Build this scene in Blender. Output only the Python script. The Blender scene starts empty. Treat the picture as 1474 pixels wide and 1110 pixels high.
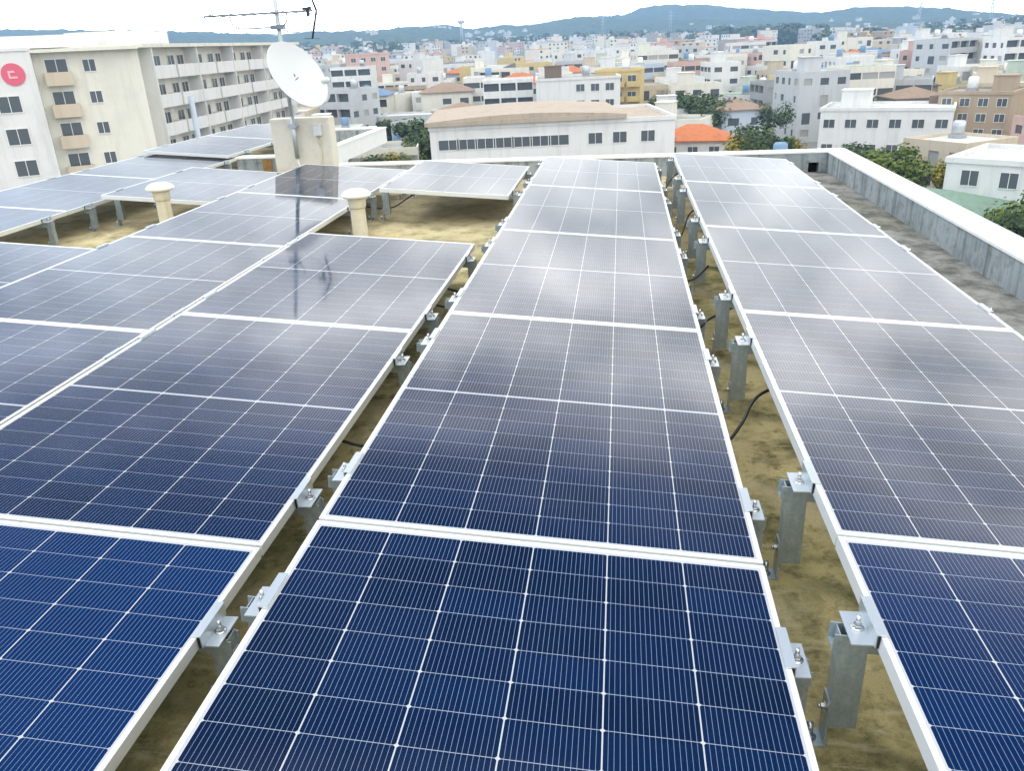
import bpy, math, random
from mathutils import Vector, Matrix, noise
R = math.radians
scene = bpy.context.scene
col = scene.collection
random.seed(7)

# ------------------------------------------------------------------ camera
CAM = Vector((0.7725, -1.7115, 1.1191))
YAW, PITCH, ROLL, FPX = -0.143, 0.403, -0.0487, 1161.3
_fw = Vector((math.sin(YAW)*math.cos(PITCH), math.cos(YAW)*math.cos(PITCH), -math.sin(PITCH)))
_rt = Vector((math.cos(YAW), -math.sin(YAW), 0))
_up = _rt.cross(_fw)
RT = _rt*math.cos(ROLL) + _up*math.sin(ROLL)
UP = -_rt*math.sin(ROLL) + _up*math.cos(ROLL)
cd = bpy.data.cameras.new('camera'); cam = bpy.data.objects.new('camera', cd); col.objects.link(cam)
cam.matrix_world = Matrix(((RT.x, UP.x, -_fw.x, CAM.x), (RT.y, UP.y, -_fw.y, CAM.y), (RT.z, UP.z, -_fw.z, CAM.z), (0, 0, 0, 1)))
cd.sensor_fit = 'HORIZONTAL'; cd.sensor_width = 36; cd.lens = FPX/1474*36
cd.clip_start = 0.05; cd.clip_end = 20000
scene.camera = cam

# ------------------------------------------------------------------ world, sun, exposure
SUN = Vector((-0.62, 0.30, 0.80)).normalized()
w = bpy.data.worlds.new('World'); scene.world = w; w.use_nodes = True
nt = w.node_tree; N = nt.nodes; Lk = nt.links; N.clear()
out = N.new('ShaderNodeOutputWorld'); bg = N.new('ShaderNodeBackground'); bg.inputs['Strength'].default_value = 0.11
Lk.new(bg.outputs[0], out.inputs[0])
sky = N.new('ShaderNodeTexSky'); sky.sky_type = 'NISHITA'; sky.sun_disc = False
sky.sun_elevation = math.asin(SUN.z); sky.sun_rotation = math.atan2(SUN.x, SUN.y); sky.air_density = 1.0; sky.dust_density = 2.0
tc = N.new('ShaderNodeTexCoord')
sep = N.new('ShaderNodeSeparateXYZ'); Lk.new(tc.outputs['Generated'], sep.inputs[0])
cr = N.new('ShaderNodeValToRGB'); Lk.new(sep.outputs['Z'], cr.inputs[0])      # cloud deck: bright low down, a bluer thin part at mid height, bright overhead
e = cr.color_ramp.elements
e[0].position = 0.0; e[0].color = (1.5, 1.5, 1.5, 1)
e[1].position = 1.0; e[1].color = (.60, .60, .61, 1)
for pos, c in ((0.048, (1.3, 1.3, 1.28, 1)), (0.09, (.36, .36, .345, 1)), (0.17, (.385, .385, .365, 1)), (0.27, (.53, .525, .495, 1)), (0.37, (.50, .495, .475, 1)), (0.44, (.29, .29, .30, 1)), (0.50, (.08, .09, .12, 1)), (0.57, (.017, .028, .06, 1)), (0.74, (.012, .025, .06, 1)), (.88, (.42, .43, .45, 1))):
    k = e.new(pos); k.color = c
bk = N.new('ShaderNodeMapRange'); Lk.new(sep.outputs['Y'], bk.inputs[0]); bk.inputs['From Min'].default_value = .42; bk.inputs['From Max'].default_value = .05
bm = N.new('ShaderNodeMix'); bm.data_type = 'RGBA'; Lk.new(bk.outputs[0], bm.inputs['Factor']); Lk.new(cr.outputs[0], bm.inputs['A']); bm.inputs['B'].default_value = (.53, .525, .515, 1)
mp = N.new('ShaderNodeMapping'); mp.inputs['Scale'].default_value = (1, 1, 2.2); mp.inputs['Location'].default_value = (-4.19, -6.76, -0.32); Lk.new(tc.outputs['Generated'], mp.inputs[0])
cn = N.new('ShaderNodeTexNoise'); cn.inputs['Scale'].default_value = 5.5; cn.inputs['Detail'].default_value = 6; cn.inputs['Roughness'].default_value = .55
Lk.new(mp.outputs[0], cn.inputs['Vector'])
cm = N.new('ShaderNodeMapRange'); Lk.new(cn.outputs[0], cm.inputs[0])
cm.inputs['From Min'].default_value = .36; cm.inputs['From Max'].default_value = .66; cm.inputs['To Min'].default_value = .56; cm.inputs['To Max'].default_value = 1.42
lx = N.new('ShaderNodeMapRange'); Lk.new(sep.outputs['X'], lx.inputs[0]); lx.inputs['From Min'].default_value = -.28; lx.inputs['From Max'].default_value = -.66
lm = N.new('ShaderNodeMix'); lm.data_type = 'RGBA'; lm.blend_type = 'MULTIPLY'; lz = N.new('ShaderNodeMapRange'); Lk.new(sep.outputs['Z'], lz.inputs[0]); lz.inputs['From Min'].default_value = .09; lz.inputs['From Max'].default_value = .2; lw_ = N.new('ShaderNodeMath'); lw_.operation = 'MULTIPLY'; Lk.new(lx.outputs[0], lw_.inputs[0]); Lk.new(lz.outputs[0], lw_.inputs[1]); Lk.new(lw_.outputs[0], lm.inputs['Factor']); Lk.new(bm.outputs['Result'], lm.inputs['A']); lm.inputs['B'].default_value = (.52, .62, .78, 1)
ml = N.new('ShaderNodeVectorMath'); ml.operation = 'SCALE'; Lk.new(lm.outputs['Result'], ml.inputs[0]); Lk.new(cm.outputs[0], ml.inputs['Scale'])
ml2 = N.new('ShaderNodeVectorMath'); ml2.operation = 'SCALE'; Lk.new(ml.outputs[0], ml2.inputs[0]); ml2.inputs['Scale'].default_value = 54.0
mx = N.new('ShaderNodeMix'); mx.data_type = 'RGBA'; mx.inputs['Factor'].default_value = 0.93
Lk.new(sky.outputs[0], mx.inputs['A']); Lk.new(ml2.outputs[0], mx.inputs['B'])
Lk.new(mx.outputs['Result'], bg.inputs['Color'])
sd = bpy.data.lights.new('sun', 'SUN'); sd.energy = 1.5; sd.angle = R(14); sd.color = (1, .96, .9)
so = bpy.data.objects.new('sun', sd); col.objects.link(so); so.rotation_euler = (-SUN).to_track_quat('-Z', 'Y').to_euler(); so.location = (-8, 4, 20)
vs = scene.view_settings
vs.view_transform = 'Standard'; vs.look = 'None'; vs.gamma = 1; vs.exposure = -0.2
scene.render.engine = 'CYCLES'
cy = scene.cycles
cy.max_bounces = 8; cy.diffuse_bounces = 3; cy.glossy_bounces = 3; cy.volume_bounces = 0; cy.transparent_max_bounces = 8
cy.sample_clamp_indirect = 6; cy.use_denoising = True
try: cy.denoiser = 'OPENIMAGEDENOISE'
except Exception: pass

# ------------------------------------------------------------------ materials
def mat(name, color, rough=.6, metal=0, spec=.5):
    m = bpy.data.materials.new(name); m.use_nodes = True
    b = m.node_tree.nodes['Principled BSDF']
    b.inputs['Base Color'].default_value = (*color, 1); b.inputs['Roughness'].default_value = rough
    b.inputs['Metallic'].default_value = metal; b.inputs['Specular IOR Level'].default_value = spec
    return m
class NB:                                     # small node builder
    def __init__(s, m): s.t = m.node_tree; s.b = s.t.nodes['Principled BSDF']; s.n = s.t.nodes; s.l = s.t.links
    def set(s, sock, v):
        if hasattr(v, 'is_output'): s.l.new(v, sock)
        else: sock.default_value = v
    def math(s, op, a, b=0.0, c=None):
        n = s.n.new('ShaderNodeMath'); n.operation = op; s.set(n.inputs[0], a); s.set(n.inputs[1], b)
        if c is not None: s.set(n.inputs[2], c)
        return n.outputs[0]
    def coord(s, kind='Object'): return s.n.new('ShaderNodeTexCoord').outputs[kind]
    def pos(s): return s.n.new('ShaderNodeNewGeometry').outputs['Position']
    def xyz(s, v): n = s.n.new('ShaderNodeSeparateXYZ'); s.l.new(v, n.inputs[0]); return n.outputs
    def mapping(s, v, scale): n = s.n.new('ShaderNodeMapping'); s.l.new(v, n.inputs[0]); n.inputs['Scale'].default_value = scale; return n.outputs[0]
    def noise(s, v, scale, detail=4, rough=.55):
        n = s.n.new('ShaderNodeTexNoise'); s.l.new(v, n.inputs['Vector']); n.inputs['Scale'].default_value = scale
        n.inputs['Detail'].default_value = detail; n.inputs['Roughness'].default_value = rough; return n.outputs[0]
    def rng(s, v, a, b, c=0.0, d=1.0):
        n = s.n.new('ShaderNodeMapRange'); s.set(n.inputs[0], v)
        for i, x in enumerate((a, b, c, d)): n.inputs[i+1].default_value = x
        return n.outputs[0]
    def mix(s, f, a, b):
        n = s.n.new('ShaderNodeMix'); n.data_type = 'RGBA'; s.set(n.inputs['Factor'], f)
        for k, v in (('A', a), ('B', b)): s.set(n.inputs[k], v if hasattr(v, 'is_output') else (*v, 1))
        return n.outputs['Result']
    def bump(s, h, strength=.3, dist=.01):
        n = s.n.new('ShaderNodeBump'); n.inputs['Strength'].default_value = strength; n.inputs['Distance'].default_value = dist
        s.l.new(h, n.inputs['Height']); s.l.new(n.outputs[0], s.b.inputs['Normal'])
    def color(s, v): s.l.new(v, s.b.inputs['Base Color'])

PW, PL, PT = 1.134, 1.722, 0.035              # panel width, length, frame height
def cell_material():
    m = mat('solar_cells', (.01, .03, .1), .35, 0, .0); k = NB(m)
    x, y, z = k.xyz(k.coord('Object'))
    cp, rp = .1835, .0926                     # pitches of cell columns and half-cell rows
    ax = k.math('ABSOLUTE', x); ay = k.math('ABSOLUTE', y)
    yy = k.math('SUBTRACT', ay, .007)         # centre busbar gap 14 mm
    fx = k.math('ABSOLUTE', k.math('SUBTRACT', k.math('FRACT', k.math('ADD', k.math('DIVIDE', x, cp), 100.5)), .5))   # 0 at column gap, .5 mid cell
    gx = k.math('MULTIPLY', fx, cp)
    fy = k.math('ABSOLUTE', k.math('SUBTRACT', k.math('FRACT', k.math('ADD', k.math('DIVIDE', yy, rp), 100.5)), .5))
    gy = k.math('MULTIPLY', fy, rp)
    lt = lambda a, b: k.math('LESS_THAN', a, b)
    gap = lt(gx, .0015); row = lt(gy, .0008)
    gap = k.math('MAXIMUM', gap, lt(k.math('ADD', gx, gy), .0058))
    gap = k.math('MAXIMUM', gap, lt(ay, .0048))
    gap = k.math('MAXIMUM', gap, k.math('GREATER_THAN', ax, cp*3-.0005))
    gap = k.math('MAXIMUM', gap, k.math('GREATER_THAN', yy, rp*9-.0005))
    wx = k.math('MULTIPLY', k.math('ABSOLUTE', k.math('SUBTRACT', k.math('FRACT', k.math('ADD', k.math('DIVIDE', x, cp/17), 170.5)), .5)), cp/17)
    wire = lt(wx, .00040)
    ids = k.n.new('ShaderNodeCombineXYZ')
    k.l.new(k.math('FLOOR', k.math('DIVIDE', x, cp)), ids.inputs[0]); k.l.new(k.math('FLOOR', k.math('DIVIDE', y, rp)), ids.inputs[1])
    oi = k.n.new('ShaderNodeObjectInfo'); k.l.new(oi.outputs['Random'], ids.inputs[2])
    wn = k.n.new('ShaderNodeTexWhiteNoise'); wn.noise_dimensions = '3D'; k.l.new(ids.outputs[0], wn.inputs[0])
    cellc = k.mix(wn.outputs['Value'], (.0004, .0062, .027), (.0009, .0110, .046))
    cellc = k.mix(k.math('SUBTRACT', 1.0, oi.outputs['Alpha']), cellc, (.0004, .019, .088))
    c = k.mix(wire, cellc, (.20, .25, .35)); c = k.mix(row, c, (.27, .31, .38))
    c = k.mix(gap, c, (.43, .45, .47))
    k.color(c)
    dirt = k.noise(k.mapping(k.pos(), (1, 1, 1)), 9, 6, .65)
    k.b.inputs['Coat Weight'].default_value = 1; k.b.inputs['Coat IOR'].default_value = 1.55
    k.l.new(k.rng(dirt, .3, .75, .045, .10), k.b.inputs['Coat Roughness'])
    return m
def concrete(name, c1, c2, c3, streak=False, scale=1.0):
    m = mat(name, c1, .85, 0, .3); k = NB(m); p = k.pos()
    a = k.noise(p, 1.3*scale, 6, .6); b = k.noise(p, 9*scale, 8, .7); g = k.noise(p, 90*scale, 3, .6)
    c = k.mix(k.rng(a, .38, .62), c1, c2)
    c = k.mix(k.rng(b, .50, .72, 0, .75), c, c3)
    if streak:
        s = k.noise(k.mapping(p, (7, 7, .5)), 1.6, 6, .62); c = k.mix(k.rng(s, .50, .68, 0, .8), c, c3)
    k.color(c); k.bump(k.math('ADD', b, k.math('MULTIPLY', g, .6)), .35, .008)
    return m
M = {}
M['cells'] = cell_material()
M['frame'] = mat('anodised_frame', (.74, .765, .75), .36, .3)
M['back'] = mat('backsheet', (.62, .62, .6), .6)
def galvanised():
    m = mat('galvanised_steel', (.42, .46, .47), .36, .6); k = NB(m); p = k.coord('Object')
    v = k.n.new('ShaderNodeTexVoronoi'); k.l.new(p, v.inputs['Vector']); v.inputs['Scale'].default_value = 130
    c = k.mix(k.rng(k.noise(k.mapping(p, (1, 1, .35)), 55, 6, .65), .3, .7), (.30, .38, .41), (.46, .53, .56)); bw = k.n.new('ShaderNodeRGBToBW'); k.l.new(v.outputs['Color'], bw.inputs[0]); c = k.mix(.10, c, bw.outputs[0]); k.color(c)
    k.l.new(k.rng(k.noise(p, 40, 4), .3, .7, .3, .42), k.b.inputs['Roughness'])
    return m
M['steel'] = galvanised()
M['alu'] = mat('aluminium_clamp', (.62, .68, .71), .32, .7)
M['bolt'] = mat('stainless_bolt', (.55, .56, .56), .25, .9)
M['rubber'] = mat('black_cable', (.008, .008, .009), .45)
M['dark'] = mat('hole_shade_black', (.006, .006, .006), .9)
def roof_mat():
    m = mat('mossy_roof', (.2, .16, .08), .9, 0, .3); k = NB(m); p = k.pos()
    x, y, z = k.xyz(p)
    a = k.noise(p, .9, 6, .6); b = k.noise(p, 5, 8, .68); g = k.noise(p, 70, 4, .6); s = k.noise(p, 240, 2)
    c = k.mix(k.rng(a, .38, .64), (.60, .51, .26), (.38, .335, .15))
    c = k.mix(k.rng(b, .46, .64, 0, .85), c, (.095, .10, .036)); c = k.mix(k.rng(k.noise(p, 16, 8, .7), .52, .66, 0, .7), c, (.09, .085, .035))
    c = k.mix(k.rng(k.noise(p, 2.6, 6, .65), .52, .66, 0, .8), c, (.58, .50, .30)); c = k.mix(k.rng(k.noise(k.mapping(p, (3, 14, 1)), 1.3, 6, .7), .56, .66, 0, .5), c, (.62, .55, .36))
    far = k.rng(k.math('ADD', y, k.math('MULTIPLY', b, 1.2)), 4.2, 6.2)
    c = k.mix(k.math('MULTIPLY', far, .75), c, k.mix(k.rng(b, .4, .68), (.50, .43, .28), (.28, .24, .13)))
    strip = k.rng(k.math('ADD', x, k.math('MULTIPLY', b, .25)), 2.35, 2.65)
    grey = k.mix(k.rng(b, .40, .60), (.27, .27, .25), (.095, .097, .085))
    grey = k.mix(k.rng(a, .52, .66, 0, .6), grey, (.19, .185, .09))
    c = k.mix(strip, c, grey)
    c = k.mix(k.rng(s, .60, .72, 0, .55), c, (.05, .05, .025))
    k.color(c); k.bump(k.math('ADD', k.math('MULTIPLY', b, 1.0), k.math('MULTIPLY', g, .5)), .5, .01)
    return m
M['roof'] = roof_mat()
M['stain'] = concrete('stained_parapet', (.37, .41, .42), (.26, .30, .31), (.10, .115, .105), True, 1.2)
M['coping'] = concrete('white_coping', (.80, .81, .78), (.76, .77, .74), (.66, .66, .6))
M['white'] = concrete('white_render', (.80, .81, .78), (.76, .77, .73), (.68, .68, .62), True)
M['beige'] = concrete('beige_render', (.70, .66, .56), (.67, .63, .53), (.58, .54, .45))
M['vent'] = concrete('cream_pipe', (.66, .61, .46), (.62, .57, .42), (.5, .45, .32), True, 3)
M['cap'] = concrete('cap_plastic', (.80, .78, .70), (.76, .74, .65), (.62, .6, .5), False, 4)
M['rust'] = concrete('rust_stain', (.30, .17, .06), (.24, .15, .06), (.12, .09, .05), True, 2)
M['dish'] = mat('white_dish', (.64, .66, .645), .4)
M['grey'] = mat('grey_mast', (.45, .49, .49), .4, .5)
M['aerial'] = mat('aerial_alloy', (.20, .24, .27), .4, .5)
M['navy'] = mat('navy_plastic', (.02, .03, .05), .5)

# ------------------------------------------------------------------ mesh helpers
class MB:
    def __init__(s): s.v = []; s.f = []; s.m = []; s.sm = []
    def add(s, vs, fs, mi=0, smooth=False, X=None):
        o = len(s.v)
        s.v += [tuple(X @ Vector(p)) if X else tuple(p) for p in vs]
        for f in fs: s.f.append([i+o for i in f]); s.m.append(mi); s.sm.append(smooth)
        return s
    def box(s, x0, x1, y0, y1, z0, z1, mi=0, X=None):
        vs = [(x, y, z) for z in (z0, z1) for y in (y0, y1) for x in (x0, x1)]
        return s.add(vs, [(0, 2, 3, 1), (4, 5, 7, 6), (0, 1, 5, 4), (2, 6, 7, 3), (0, 4, 6, 2), (1, 3, 7, 5)], mi, False, X)
    def tube(s, pts, r, n=8, mi=0, X=None, cap=True):
        pts = [Vector(p) for p in pts]; rr = r if isinstance(r, (list, tuple)) else [r]*len(pts); vs = []; fs = []
        prev = None
        for i, p in enumerate(pts):
            d = (pts[min(i+1, len(pts)-1)] - pts[max(i-1, 0)]).normalized()
            if prev is None:
                u = d.orthogonal().normalized()
            else:
                u = (prev - d*prev.dot(d)).normalized()
            prev = u; v = d.cross(u)
            for j in range(n):
                a = 2*math.pi*j/n; vs.append(p + (u*math.cos(a)+v*math.sin(a))*rr[i])
        for i in range(len(pts)-1):
            for j in range(n): fs.append((i*n+j, i*n+(j+1) % n, (i+1)*n+(j+1) % n, (i+1)*n+j))
        if cap: fs.append(tuple(range(n))[::-1]); fs.append(tuple(range((len(pts)-1)*n, len(pts)*n)))
        return s.add(vs, fs, mi, True, X)
    def lathe(s, prof, n=24, mi=0, X=None, smooth=True):
        vs = []; fs = []
        for r, z in prof:
            for j in range(n): a = 2*math.pi*j/n; vs.append((r*math.cos(a), r*math.sin(a), z))
        for i in range(len(prof)-1):
            for j in range(n): fs.append((i*n+j, i*n+(j+1) % n, (i+1)*n+(j+1) % n, (i+1)*n+j))
        if prof[0][0] > 1e-5: fs.append(tuple(range(n))[::-1])
        if prof[-1][0] > 1e-5: fs.append(tuple(range((len(prof)-1)*n, len(prof)*n)))
        return s.add(vs, fs, mi, smooth, X)
    def mesh(s, name, mats):
        me = bpy.data.meshes.new(name); me.from_pydata(s.v, [], s.f)
        for m in (mats if isinstance(mats, (list, tuple)) else [mats]): me.materials.append(m)
        me.polygons.foreach_set('material_index', s.m); me.polygons.foreach_set('use_smooth', s.sm); me.update()
        return me
    def build(s, name, mats, parent=None, bevel=0):
        o = bpy.data.objects.new(name, s.mesh(name, mats)); col.objects.link(o)
        if parent: o.parent = parent
        if bevel:
            b = o.modifiers.new('bevel', 'BEVEL'); b.width = bevel; b.segments = 2; b.limit_method = 'ANGLE'
        return o
def T(x, y, z): return Matrix.Translation((x, y, z))
def tag(o, label=None, cat=None, group=None, kind=None):
    for k, v in (('label', label), ('category', cat), ('group', group), ('kind', kind)):
        if v: o[k] = v
    return o
def empty(name, loc=(0, 0, 0), rot=(0, 0, 0)):
    o = bpy.data.objects.new(name, None); col.objects.link(o); o.location = loc; o.rotation_euler = rot; o.empty_display_size = .1
    return o
KIDS = {}
def kids(o):
    return [c for c in bpy.data.objects if c.parent == o]
def dup(o, parent=None, tree=None):
    c = o.copy(); col.objects.link(c); c.parent = parent
    for ch in (tree or snapshot(o))[1]: dup(ch[0], c, ch)
    return c
def snapshot(o): return (o, [snapshot(c) for c in kids(o)])

# ------------------------------------------------------------------ our own building
RZ = -0.34                                    # roof level (the panels' raised edges lie at z = 0)
GZ = -19.0                                    # street level
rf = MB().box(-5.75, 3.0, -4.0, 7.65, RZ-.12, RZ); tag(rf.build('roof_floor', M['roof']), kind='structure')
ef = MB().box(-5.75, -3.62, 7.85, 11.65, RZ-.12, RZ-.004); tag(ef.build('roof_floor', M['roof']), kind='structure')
b0 = empty('roof_building', (0, 0, GZ)); tag(b0, 'white concrete building under our feet carrying the roof of panels', 'building')
MB().box(-5.7, 3.15, -3.9, 7.8, 0, RZ-.122-GZ).build('wall', M['white'], b0)
MB().box(-5.7, -3.6, 7.803, 11.3, 0, RZ-.122-GZ).build('wall', M['white'], b0)
PZ = -0.12                                    # parapet top
pw = empty('parapet_wall', (3.0, 7.65, RZ)); tag(pw, 'low stained concrete parapet with white top along the rear and right of the roof', 'parapet')
def loc_box(mb, x0, x1, y0, y1, z0, z1, mi=0): mb.box(x0-3.0, x1-3.0, y0-7.65, y1-7.65, z0-RZ, z1-RZ, mi)
g = MB()
loc_box(g, -2.62, 2.805, 7.65, 7.85, RZ-.5, PZ-.02); loc_box(g, 2.805, 2.915, 7.65, 7.85, RZ+.10, PZ-.02); loc_box(g, 2.915, 3.0, 7.65, 7.85, RZ-.5, PZ-.02)
loc_box(g, 2.805, 2.915, 7.76, 7.85, RZ-.5, RZ+.10, 1)  # black backing puts the drain opening's shade into the colour
g.build('rear_wall', [M['stain'], M['dark']], pw)
g = MB(); loc_box(g, 3.0, 3.2, -4.0, 7.85, RZ-.5, PZ-.02); g.build('side_wall', M['stain'], pw)
g = MB(); loc_box(g, -2.62, 2.99, 7.64, 7.86, PZ-.018, PZ); loc_box(g, 2.99, 3.21, -4.0, 7.86, PZ-.018, PZ); g.build('coping', M['coping'], pw)
pr = MB()
for yy in (1.6, 3.02, 4.55, 5.65, 6.75): loc_box(pr, 2.985, 2.9985, yy, yy+.035+random.random()*.05, RZ+.004, PZ-.021)
# low party wall between the main roof and the rear wing, rusty and stained
lw = empty('party_wall', (-4.4, 7.65, RZ)); tag(lw, 'low stained concrete wall with white top left of the beige box', 'wall')
MB().box(.66, 1.38, 0, .18, 0, .32).build('wall', M['stain'], lw); MB().box(.65, 1.38, -.01, .19, .322, .342).build('coping', M['coping'], lw)
MB().box(.98, 1.10, -.012, -.003, .06, .31).build('rust_streak', M['rust'], lw)
# rear wing parapet: white outside, stained inside
ew = empty('wing_parapet', (-3.06, 11.75, -.30)); tag(ew, 'white parapet of the narrow rear roof wing behind the beige box', 'parapet')
g = MB(); g.box(-.10, 0, -3.9, .05, -.02, .20); g.box(-2.7, -.102, -.05, .05, -.1, .20); g.build('wall', M['coping'], ew)
MB().box(-.112, -.1025, -3.88, -.052, -.03, .19).build('inner_face', M['stain'], ew)
MB().box(-2.7, -.115, -.06, -.0525, -.03, .19).build('inner_face', M['stain'], ew)
g = MB(); g.box(-.115, .012, -3.9, .062, .202, .222); g.box(-2.7, -.117, -.062, .062, .202, .222); g.build('coping', M['coping'], ew)

# ------------------------------------------------------------------ solar panels
TH = 0.0817
CX = {'Y': -5.235, 'Z': -3.92, 'A': -2.615, 'B': -1.302, 'C': 0.0, 'D': 1.2932}
CNAME = {'Y': 'leftmost column', 'Z': 'left vent column', 'A': 'beige block column', 'B': 'column left of middle', 'C': 'middle column', 'D': 'right hand column'}
PITCHY = PL + 0.0107
ORD = {-1: 'front', 0: 'second', 1: 'third', 2: 'fourth', 3: 'rearmost'}
def make_panel():
    r = empty('solar_panel')
    a, b = PW/2, PL/2
    f = MB()
    for s in (-1, 1):
        x = s*(a-.006); f.box(x-.006, x+.006, -b, b, -PT, 0)
        y = s*(b-.006); f.box(-a+.012, a-.012, y-.006, y+.006, -PT, 0)
    f.build('frame', M['frame'], r, .0012)
    c = MB(); c.box(-a+.012, a-.012, -b+.012, b-.012, -.0075, -.0018, 0); c.build('cell_face', M['cells'], r)
    c = MB(); c.box(-a+.0125, a-.0125, -b+.0125, b-.0125, -.0092, -.0078, 0); c.build('back_sheet', M['back'], r)
    return r
def panel_pos(x, y0, dz=0): return (x + PW/2*math.cos(TH), y0 + PL/2 + .005, dz - PW/2*math.sin(TH))
proto = make_panel(); ptree = snapshot(proto); used = [False]
TINT = {}
def panel(x, y0, label, dz=0, tint=0.0):
    o = proto if not used[0] else dup(proto, None, ptree)
    used[0] = True
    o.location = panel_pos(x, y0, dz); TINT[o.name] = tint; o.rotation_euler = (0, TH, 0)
    tag(o, label, 'solar panel', 'solar panels in rows on the roof'); return o
SLOTS = {'D': [-1, 0, 1, 2, 3], 'C': [-1, 0, 1, 2, 3], 'B': [-1, 0, 1, 3], 'A': [-1, 0, 1, 2, 3], 'Z': [0, 1, 3]}
# ------------------------------------------------------------------ support frames: tall leg left, short leg right, rail between
def bolt_mb(mb, X, r=.006, h=.03, nut=.009):
    mb.lathe([(nut*1.5, 0), (nut*1.5, .002)], 16, 0, X); mb.lathe([(nut, .002), (nut, .010)], 6, 0, X, False); mb.lathe([(r, .010), (r*.9, h), (0, h)], 10, 0, X)
def leg_set(root, x, top, sgn, foot_out, tall):
    """leg, foot, clamp; sgn = -1 on the raised (left) side, +1 on the low (right) side; x = panel edge"""
    lw_, ld = (.058, .042) if tall else (.046, .042)
    c = x + sgn*(.035 if tall else .025)
    z1 = top - PT - .003; z0 = .055 if tall else .03
    t = .003; mb = MB()
    mb.box(c-lw_/2, c+lw_/2, -ld/2, -ld/2+t, z0, z1)
    for q in (-1, 1):
        xx = c + q*(lw_/2 - t/2); mb.box(xx-t/2, xx+t/2, -ld/2+t, ld/2, z0, z1)
        mb.box(min(xx, xx-q*.012), max(xx, xx-q*.012), ld/2-t, ld/2, z0+.001, z1-.001) if False else None
    mb.build('leg', M['steel'], root)
    q = sgn if foot_out else -sgn
    fx = c + q*(lw_/2+.0005); mb = MB()
    h = .125 if tall else .09
    mb.box(min(fx, fx+q*.004), max(fx, fx+q*.004), -.024, .024, 0.004, h)
    mb.box(min(fx, fx+q*.060), max(fx, fx+q*.060), -.026, .026, 0.0, .004)
    ft = mb.build('foot', M['steel'], root)
    mb = MB(); bolt_mb(mb, T(fx+q*.030, 0, .004), .0085, .040, .0105); mb.build('anchor_bolt', M['bolt'], ft)
    mb = MB(); bolt_mb(mb, T(fx+q*.004, 0, h-.03) @ Matrix.Rotation(q*math.pi/2, 4, 'Y'), .005, .016, .008); mb.build('side_bolt', M['bolt'], ft)
    # clamp: lip over the frame, upright against it, tab out to the leg
    lip = .014; tab = .050 if tall else .042
    mb = MB()
    x0 = x + sgn*.0012
    mb.box(min(x0, x0-sgn*lip), max(x0, x0-sgn*lip), -.062, .062, top+.0016, top+.0046)
    mb.box(min(x0+sgn*.005, x0+sgn*.008), max(x0+sgn*.005, x0+sgn*.008), -.060, .060, top-.030, top+.0015)
    mb.box(min(x0, x0+sgn*.008), max(x0, x0+sgn*.008), -.062, .062, top+.0017, top+.0045)
    zt = top-.033
    mb.box(min(x0+sgn*.005, x0+sgn*tab), max(x0+sgn*.005, x0+sgn*tab), -.052, .052, zt, zt+.0035)
    cl = mb.build('clamp', M['alu'], root)
    mb = MB(); mb.box(min(x0, x0+sgn*.0046), max(x0, x0+sgn*.0046), -.0625, .0625, top-.029, top+.0012); mb.build('gap_shade_strip', M['rubber'], cl)  # added black strip painting the dark gap between frame and clamp
    mb = MB(); bolt_mb(mb, T(x0+sgn*(.026 if tall else .022), 0, zt+.0035), .005, .030, .0095); mb.build('clamp_bolt', M['bolt'], cl)
def make_support():
    r = empty('support_frame')
    rise = PW*math.sin(TH); wx = PW*math.cos(TH); top = -RZ
    leg_set(r, 0.0, top, -1, True, True)
    leg_set(r, wx, top-rise, 1, False, False)
    mb = MB(); X = T(0, 0, top-PT*1.003-.004) @ Matrix.Rotation(TH, 4, 'Y')
    mb.box(-.075, PW+.055, -.018, .018, -.040, -.0365, 0, X); mb.box(-.075, PW+.055, -.0215, -.0185, -.040, 0, 0, X); mb.box(-.075, PW+.055, .0185, .0215, -.040, 0, 0, X)
    mb.build('rail', M['steel'], r)
    return r
sproto = make_support(); stree = snapshot(sproto); sused = [False]
def support(x, y, label, dz=0):
    o = sproto if not sused[0] else dup(sproto, None, stree)
    sused[0] = True; o.location = (x, y, RZ+dz)
    tag(o, label, 'support frame', 'steel frames carrying the panels')
for k, sl in SLOTS.items():
    for i in sl:
        y0 = i*PITCHY; nm = f'{ORD[i]} panel of the {CNAME[k]}'
        panel(CX[k], y0, f'blue solar panel, {nm}', 0, {('B', -1): .85, ('A', -1): .6, ('D', -1): .45}.get((k, i), random.uniform(0, .22)))  # some front panels bluer: reflected sky put into the cell colour
        support(CX[k], y0+.30, f'steel frame, near end of {nm}')
        support(CX[k], y0+PITCHY-.30, f'steel frame, far end of {nm}')
for i in range(4):
    y0 = 8.42 - PITCHY*(i+1); nm = f'{["rearmost", "second from rear", "third from rear", "front"][i]} panel of the leftmost column'
    panel(CX['Y'], y0, f'pale blue solar panel, {nm}')
    support(CX['Y'], y0+.30, f'steel frame at the near end of the {nm}'); support(CX['Y'], y0+PITCHY-.30, f'steel frame at the far end of the {nm}')
for i in range(2):
    y0 = 8.2 + PITCHY*i; nm = ['near', 'far'][i] + ' raised panel on the rear wing'
    panel(CX['Y'], y0, f'pale solar panel, {nm}', .055)
    support(CX['Y'], y0+.55, f'steel frame at the near end of the {nm}', .055); support(CX['Y'], y0+PITCHY-.30, f'steel frame at the far end of the {nm}', .055)

for o in bpy.data.objects:                    # random cell tint per panel; bluer front ones carry painted sky reflection
    if o.name.startswith('cell_face'): o.color = (1, 1, 1, 1-TINT.get(o.parent.name, 0))
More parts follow.
